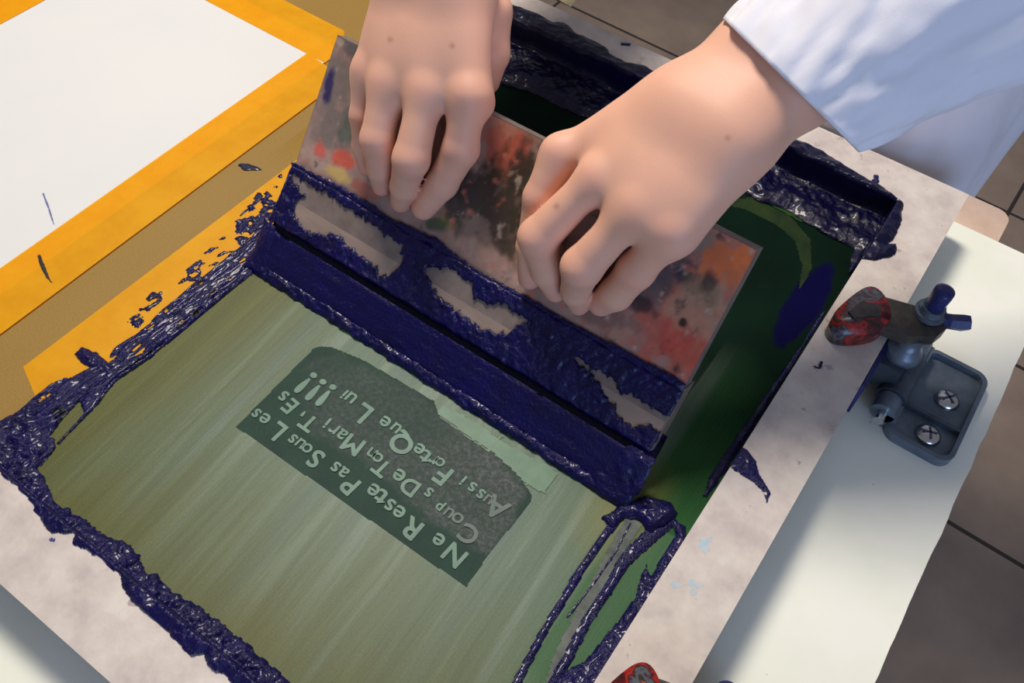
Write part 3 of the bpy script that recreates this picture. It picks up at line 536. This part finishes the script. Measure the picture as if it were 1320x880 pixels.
def smin(a, b, k):
    h = np.clip(.5+.5*(b-a)/k, 0, 1); return b*(1-h)+a*h-k*h*(1-h)
def ell(P, c, ax, R):                      # oriented ellipsoid, ax rows = axes
    q = (P-np.asarray(c))@np.asarray(ax).T/np.asarray(R); k = np.linalg.norm(q, axis=-1); return (k-1)*min(R)
nB3 = np.array([0, nU[0], nU[1]])
def Fb(px, py, off):
    r = M@cdir(px, py); P0 = np.array([0, H1[0], H1[1]])+nB3*off; return CAM+r*(((P0-CAM)@nB3)/(r@nB3))
def unit(v): return v/np.linalg.norm(v)
def hand(fing, thumb, palm_pts, wrist, fore, webs, h=.0013):
    """fing: list of chains [(p,r)...]; returns verts, faces, colour"""
    allp = [p for f in fing for p, r in f]+[p for p, r in thumb]+[p for p, r in wrist]
    lo = np.min(allp, 0)-.045; hi = np.max(allp, 0)+.045
    n = np.ceil((hi-lo)/h).astype(int)+1; g = [lo[i]+np.arange(n[i])*h for i in range(3)]
    P = np.stack(np.meshgrid(*g, indexing='ij'), -1).astype(np.float32)
    pal = None
    for a, b, r1, r2, k in palm_pts:
        if isinstance(a, str): d = ell(P, b, r1, r2)
        else: d = rcone(P, a, b, r1, r2)
        pal = pal; pal = d if pal is None else smin(pal, d, k)
    for (a, ra), (b, rb_) in zip(wrist, wrist[1:]):
        for s in (-1, 1): # two parallel bones: an oval section
            d = rcone(P, a+fore*s*ra*.42, b+fore*s*rb_*.42, ra*.78, rb_*.78); pal = smin(pal, d, .016)
    for (c, R_b) in webs: pal = smin(pal, np.linalg.norm(P-c, axis=-1)-R_b, .006)
    res = pal
    for f in fing+[thumb]:
        d = None
        for (a, ra), (b, rb_) in zip(f, f[1:]):
            e = rcone(P, a, b, ra, rb_); d = e if d is None else smin(d, e, .0035)
        res = np.minimum(res, smin(pal, d, .0075))
    V, Fq = surfnets(res, lo, h); return V, Fq
def kn(f): return f
# --- the person's right hand (left in the photo)
def chain(pts, rad): return [(Fb(*p), r) for p, r in zip(pts, rad)]
def mid(a, b, t): return a*(1-t)+b*t
RH = {
 'i': chain([(604, 122, .030), (594, 192, .020), (570, 236, .011), (546, 268, .0065)], [.0098, .0112, .0100, .0080]),
 'm': chain([(550, 118, .034), (530, 205, .034), (521, 240, .017), (517, 260, .0065)], [.0100, .0113, .0088, .0072]),
 'r': chain([(501, 108, .032), (486, 180, .032), (490, 218, .016), (492, 240, .006)], [.0112, .0104, .0082, .0066]),
 'p': chain([(474, 92, .026), (467, 150, .022), (468, 190, .012), (472, 215, .006)], [.0095, .0080, .0068, .0058])}
wR0 = at(562, -30, .190); wR1 = at(560, -260, .235)
ax_r = unit(RH['p'][0][0]-RH['i'][0][0])
palm = []
for k, rr in (('i', .0115), ('m', .0120), ('r', .0115), ('p', .0105)):
    q = RH[k][0][0]; wq = mid(wR0, q, .0)+ax_r*{'i': -.020, 'm': -.006, 'r': .006, 'p': .018}[k]; palm.append((wq, q+np.array([0, .002, -.0025]), .0172, rr-.0008, .014))
pd = np.array([0, .010, -.014])
palm += [(mid(wR0, RH['i'][0][0], .2)+pd, RH['i'][0][0]+pd*.9, .013, .010, .014), (mid(wR0, RH['p'][0][0], .2)+pd, RH['p'][0][0]+pd*.8, .013, .009, .014)]
th1 = at(642, 20, .165); th2 = at(640, 72, .145); th3 = at(634, 108, .126); th4 = at(622, 128, .112)
thR = [(mid(wR0, RH['i'][0][0], .25)+np.array([.008, .008, -.012]), .014), (th1+np.array([-.006, 0, 0]), .0135), (th2+np.array([-.004, 0, 0]), .0115), (th3+np.array([-.005, 0, 0]), .0095)]
mq = mid(RH['m'][0][0], RH['r'][0][0], .5); al = unit(mq-wR0); nn = unit(np.cross(ax_r, al)); nn = nn if nn[2] > 0 else -nn
palm.append(('ell', mid(wR0, mq, .46)-nn*.003, np.array([ax_r, al, nn]), (.033, .040, .0185), .014))
V1, F1 = hand(list(RH.values()), thR, palm, [(wR0, .030), (wR1, .032)], ax_r, [])
# --- the person's left hand (right in the photo)
LH = {
 'i': chain([(722, 198, .028), (697, 255, .026), (684, 318, .018), (683, 358, .0065)], [.0112, .0102, .0085, .0075]),
 'm': chain([(770, 229, .040), (694, 306, .036), (704, 350, .018), (716, 375, .0065)], [.0098, .0118, .0088, .0072]),
 'r': chain([(822, 266, .044), (750, 344, .037), (742, 375, .018), (746, 392, .0065)], [.0098, .0119, .0086, .0070]),
 'p': chain([(868, 296, .042), (820, 348, .025), (794, 378, .013), (775, 390, .007)], [.0096, .0110, .0100, .0084])}
wL0 = at(912, 160, .185); wL1 = at(1010, 82, .207); wL2 = at(1130, -15, .235)
ax_l = unit(unit(LH['p'][0][0]-LH['i'][0][0])+.0*np.array([0, 0, 1])); palm = []
for k, rr in (('i', .0110), ('m', .0115), ('r', .0115), ('p', .0110)):
    q = LH[k][0][0]; wq = wL0+ax_l*{'i': -.022, 'm': -.008, 'r': .008, 'p': .022}[k]; palm.append((wq, q+np.array([0, .002, -.0025]), .0172, rr-.0008, .014))
palm += [(mid(wL0, LH['i'][0][0], .2)+pd, LH['i'][0][0]+pd, .013, .010, .014), (mid(wL0, LH['p'][0][0], .2)+pd, LH['p'][0][0]+pd*.8, .015, .011, .014)]
thL = [(mid(wL0, LH['i'][0][0], .3)+np.array([-.002, .012, -.014]), .014), (np.array([.018, .082, .138]), .0125), (np.array([.002, .078, .112]), .0108), (np.array([-.008, .068, .092]), .009)]
mq = mid(LH['m'][0][0], LH['r'][0][0], .5); al = unit(mq-wL0); nn = unit(np.cross(ax_l, al)); nn = nn if nn[2] > 0 else -nn
palm.append(('ell', mid(wL0, mq, .46)-nn*.003, np.array([ax_l, al, nn]), (.035, .040, .0185), .014))
V2, F2 = hand(list(LH.values()), thL, palm, [(wL0, .0300), (wL1, .0305), (wL2, .034)], ax_l, [])
# --- coarse rest of the body: upper arms and trunk, mostly out of the picture
elR = np.array([-.20, .36, .27]); shR = np.array([-.13, .56, .52]); elL = at(1330, -190, .33); elL = np.array([.285, .33, .30]); shL = np.array([.27, .56, .52]); tc = np.array([.07, .58, 0])
lo = np.array([-.36, .04, -.42]); hi = np.array([.50, .80, .92]); h = .009; n = np.ceil((hi-lo)/h).astype(int)+1
P = np.stack(np.meshgrid(*[lo[i]+np.arange(n[i])*h for i in range(3)], indexing='ij'), -1)
d = rcone(P, shR, elR, .048, .040); d = smin(d, rcone(P, elR, wR1, .038, .030), .02); d2 = smin(rcone(P, shL, elL, .048, .040), rcone(P, elL, wL2, .040, .031), .02); d = np.minimum(d, d2)
d = smin(d, rcone(P, tc+np.array([-.05, 0, .45]), tc+np.array([-.04, 0, -.3]), .095, .115), .06); d = smin(d, rcone(P, tc+np.array([.05, 0, .45]), tc+np.array([.04, 0, -.3]), .095, .115), .06)
d = smin(d, rcone(P, tc+np.array([0, -.01, .5]), tc+np.array([0, -.05, .66]), .06, .05), .05); d = smin(d, ell(P, tc+np.array([0, -.08, .77]), np.eye(3), (.075, .095, .115)), .03)
V3, F3 = surfnets(d, lo, h)
V = np.concatenate([V1, V2, V3]); Fq = np.concatenate([F1, F2+len(V1), F3+len(V1)+len(V2)])
def skincol(V):
    c = np.tile(nlin(234, 180, 152), (len(V), 1)); n = fbm(V[:, 0]*60+V[:, 2]*40, V[:, 1]*60, 3, 2); c = c*(1+.04*n)[:, None]
    def spot(p, r, col, s):
        nonlocal c; w = (np.exp(-(np.linalg.norm(V-p, axis=1)/r)**2)*s)[:, None]; c = c*(1-w)+nlin(*col)*w
    for hd in (RH, LH):
        for k in hd:
            spot(hd[k][0][0]+nB3*.008, .007, (226, 150, 138), .25); spot(hd[k][1][0]+nB3*.006, .009, (222, 146, 130), .3); spot(hd[k][-1][0], .010, (212, 132, 120), .5)
    spot(Fb(721, 371, .0125), .0026, (30, 24, 110), .9)
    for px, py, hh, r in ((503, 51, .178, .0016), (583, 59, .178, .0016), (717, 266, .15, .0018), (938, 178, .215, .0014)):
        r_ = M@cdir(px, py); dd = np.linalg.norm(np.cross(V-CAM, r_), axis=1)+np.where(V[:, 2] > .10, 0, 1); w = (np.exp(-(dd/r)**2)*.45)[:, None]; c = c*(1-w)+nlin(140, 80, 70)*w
    return c
def m_skin():
    t = NT('skin'); t.col(t.attr()); t.set(Roughness=.5); t.b.inputs['Subsurface Weight'].default_value = .18; t.b.inputs['Subsurface Radius'].default_value = (.9, .35, .2); t.b.inputs['Subsurface Scale'].default_value = .006
    t.b.inputs['Specular IOR Level'].default_value = .35; t.bump(t.noise(700, 4), .12, .0006); return t.m
person = empty('person', (.07, .56, -.9), 'person in a white lab coat behind the screen, bare hands gripping the squeegee', 'person')
me = bpy.data.meshes.new('body'); me.from_pydata(V.tolist(), [], Fq.tolist()); me.update(); setcol(me, skincol(V)); body = link('body', me, m_skin(), person, True)
sm = body.modifiers.new('s', 'SMOOTH'); sm.factor = .5; sm.iterations = 3
# --- coat: sleeves and body
def m_coat():
    t = NT('white cotton coat'); t.col(t.ramp(t.noise(14, 3), [(.3, lin(232, 232, 240)), (.7, lin(240, 240, 246))])); t.set(Roughness=.85); t.b.inputs['Sheen Weight'].default_value = .2; t.bump(t.noise(1400, 2), .15, .0004); return t.m
MC = m_coat()
def loft(name, centers, ru, rv, uax, vax, mat, parent, n=96, m=60, fold=.003, fq=3, close=True, thick=.0012, seed=0, power=2.0):
    centers = [np.asarray(c, float) for c in centers]; T = np.linspace(0, len(centers)-1, m); Vv = []
    for i, t in enumerate(T):
        k = min(int(t), len(centers)-2); f = t-k; f2 = f; c = mid(centers[k], centers[k+1], f2); a = ru[k]*(1-f)+ru[k+1]*f; b = rv[k]*(1-f)+rv[k+1]*f
        u = unit(mid(uax[k], uax[k+1], f)); v = unit(mid(vax[k], vax[k+1], f))
        for j in range(n):
            th = 2*math.pi*j/n; cs, sn = math.cos(th), math.sin(th); q = (abs(cs)**power+abs(sn)**power)**(-1/power)
            Vv.append((c, u*cs, v*sn, a*q, b*q, th, i/(m-1)))
    th = np.array([x[5] for x in Vv]); s = np.array([x[6] for x in Vv])
    g = fold*(fbm(np.cos(th)*fq+5+s*fq*.6, np.sin(th)*fq+s*fq*1.8, 3, seed)+.5*fbm(np.cos(th)*fq*2.5+s*9, np.sin(th)*fq*2.5-s*5, 2, seed+5))
    P = np.array([x[0]+x[1]*(x[3]+g_)+x[2]*(x[4]+g_) for x, g_ in zip(Vv, g)])
    Fc = [(i*n+j, i*n+(j+1) % n, (i+1)*n+(j+1) % n, (i+1)*n+j) for i in range(m-1) for j in range(n)]
    o = pyobj(name, P, Fc, mat, parent, True); so = o.modifiers.new('t', 'SOLIDIFY'); so.thickness = thick; so.offset = 0; return o
# left sleeve (right in the photo). cuff plane perpendicular to the forearm
cL = at(1016, 106, .207); dL = unit(wL2-wL0); side = unit(np.array(at(1095, 188, .19))-np.array(at(937, 33, .215))); upv = unit(np.cross(side, dL)); upv = upv if upv[2] > 0 else -upv
side = unit(side)
vw = unit(CAM-cL); c1 = mid(cL, wL2, .0); c2 = at(1150, 18, .235); c3 = elL+np.array([0, 0, .0])
loft('sleeve', [cL, c2+side*.004, c3, shL+np.array([0, 0, 0])], [.0505, .060, .075, .080], [.030, .044, .065, .085], [side, side, side, np.array([1, 0, 0])], [vw, upv, upv, np.array([0, -.7, .7])], MC, person, fold=.0065, fq=2.6, seed=3, m=90, power=1.6)
loft('sleeve', [at(555, -170, .215), elR, shR], [.05, .065, .08], [.042, .055, .085], [np.array([1, 0, 0])]*3, [np.array([0, -.3, .95]), np.array([0, -.3, .95]), np.array([0, -.7, .7])], MC, person, fold=.004, fq=2.2, seed=8, m=60)
cc = np.array([.075, .535, 0.])
loft('coat_body', [cc+np.array([0, .0, -.55]), cc+np.array([0, 0, -.2]), cc+np.array([0, 0, .1]), cc+np.array([0, .02, .35]), cc+np.array([0, .04, .56])], [.165, .150, .140, .160, .10], [.15, .14, .12, .12, .08], [np.array([1, 0, 0])]*5, [np.array([0, 1, 0])]*5, MC, person, fold=.012, fq=2.2, seed=14, m=90, n=160)
# ------------------------------------------------------------------ light
def area(name, loc, tgt, size, power, col, sy=None):
    l = bpy.data.lights.new(name, 'AREA'); l.energy = power; l.color = col; l.size = size
    if sy: l.shape = 'RECTANGLE'; l.size_y = sy
    o = bpy.data.objects.new(name, l); COL.objects.link(o); o.location = loc; o.rotation_euler = (Vector(tgt)-Vector(loc)).to_track_quat('-Z', 'Y').to_euler(); return o
area('ceiling_lamp', (-.64, .50, 1.82), (0, 0, 0), .42, 43, (1, .915, .83), .5)
area('window_light', (1.6, -1.3, .55), (.15, .4, .1), 1.0, 19, (.42, .60, 1))
w = bpy.data.worlds.new('room'); S.world = w; w.use_nodes = True; w.node_tree.nodes['Background'].inputs[0].default_value = (.84, .86, 1, 1); w.node_tree.nodes['Background'].inputs[1].default_value = .22
vs = S.view_settings; vs.view_transform = 'Standard'; vs.look = 'None'; vs.gamma = 1; vs.use_curve_mapping = False; vs.exposure = -0.14
for o in list(COL.objects):                # groups of look-alikes
    b = o.name.split('.')[0]
    if o.parent is None and 'label' in o:
        g = {'ink_speck': 'ink specks on the rails', 'tape_strip': 'yellow tape strips', 'hinge_clamp': 'hinge clamps along the right rail', 'ink_trail': 'ink trails by the squeegee end', 'ink_ridge': 'ink ridges along the rails', 'ink_blot': 'ink blots beside the green field'}.get(b)
        if g: o['group'] = g
    if b == 'ink_spatter': o['kind'] = 'stuff'
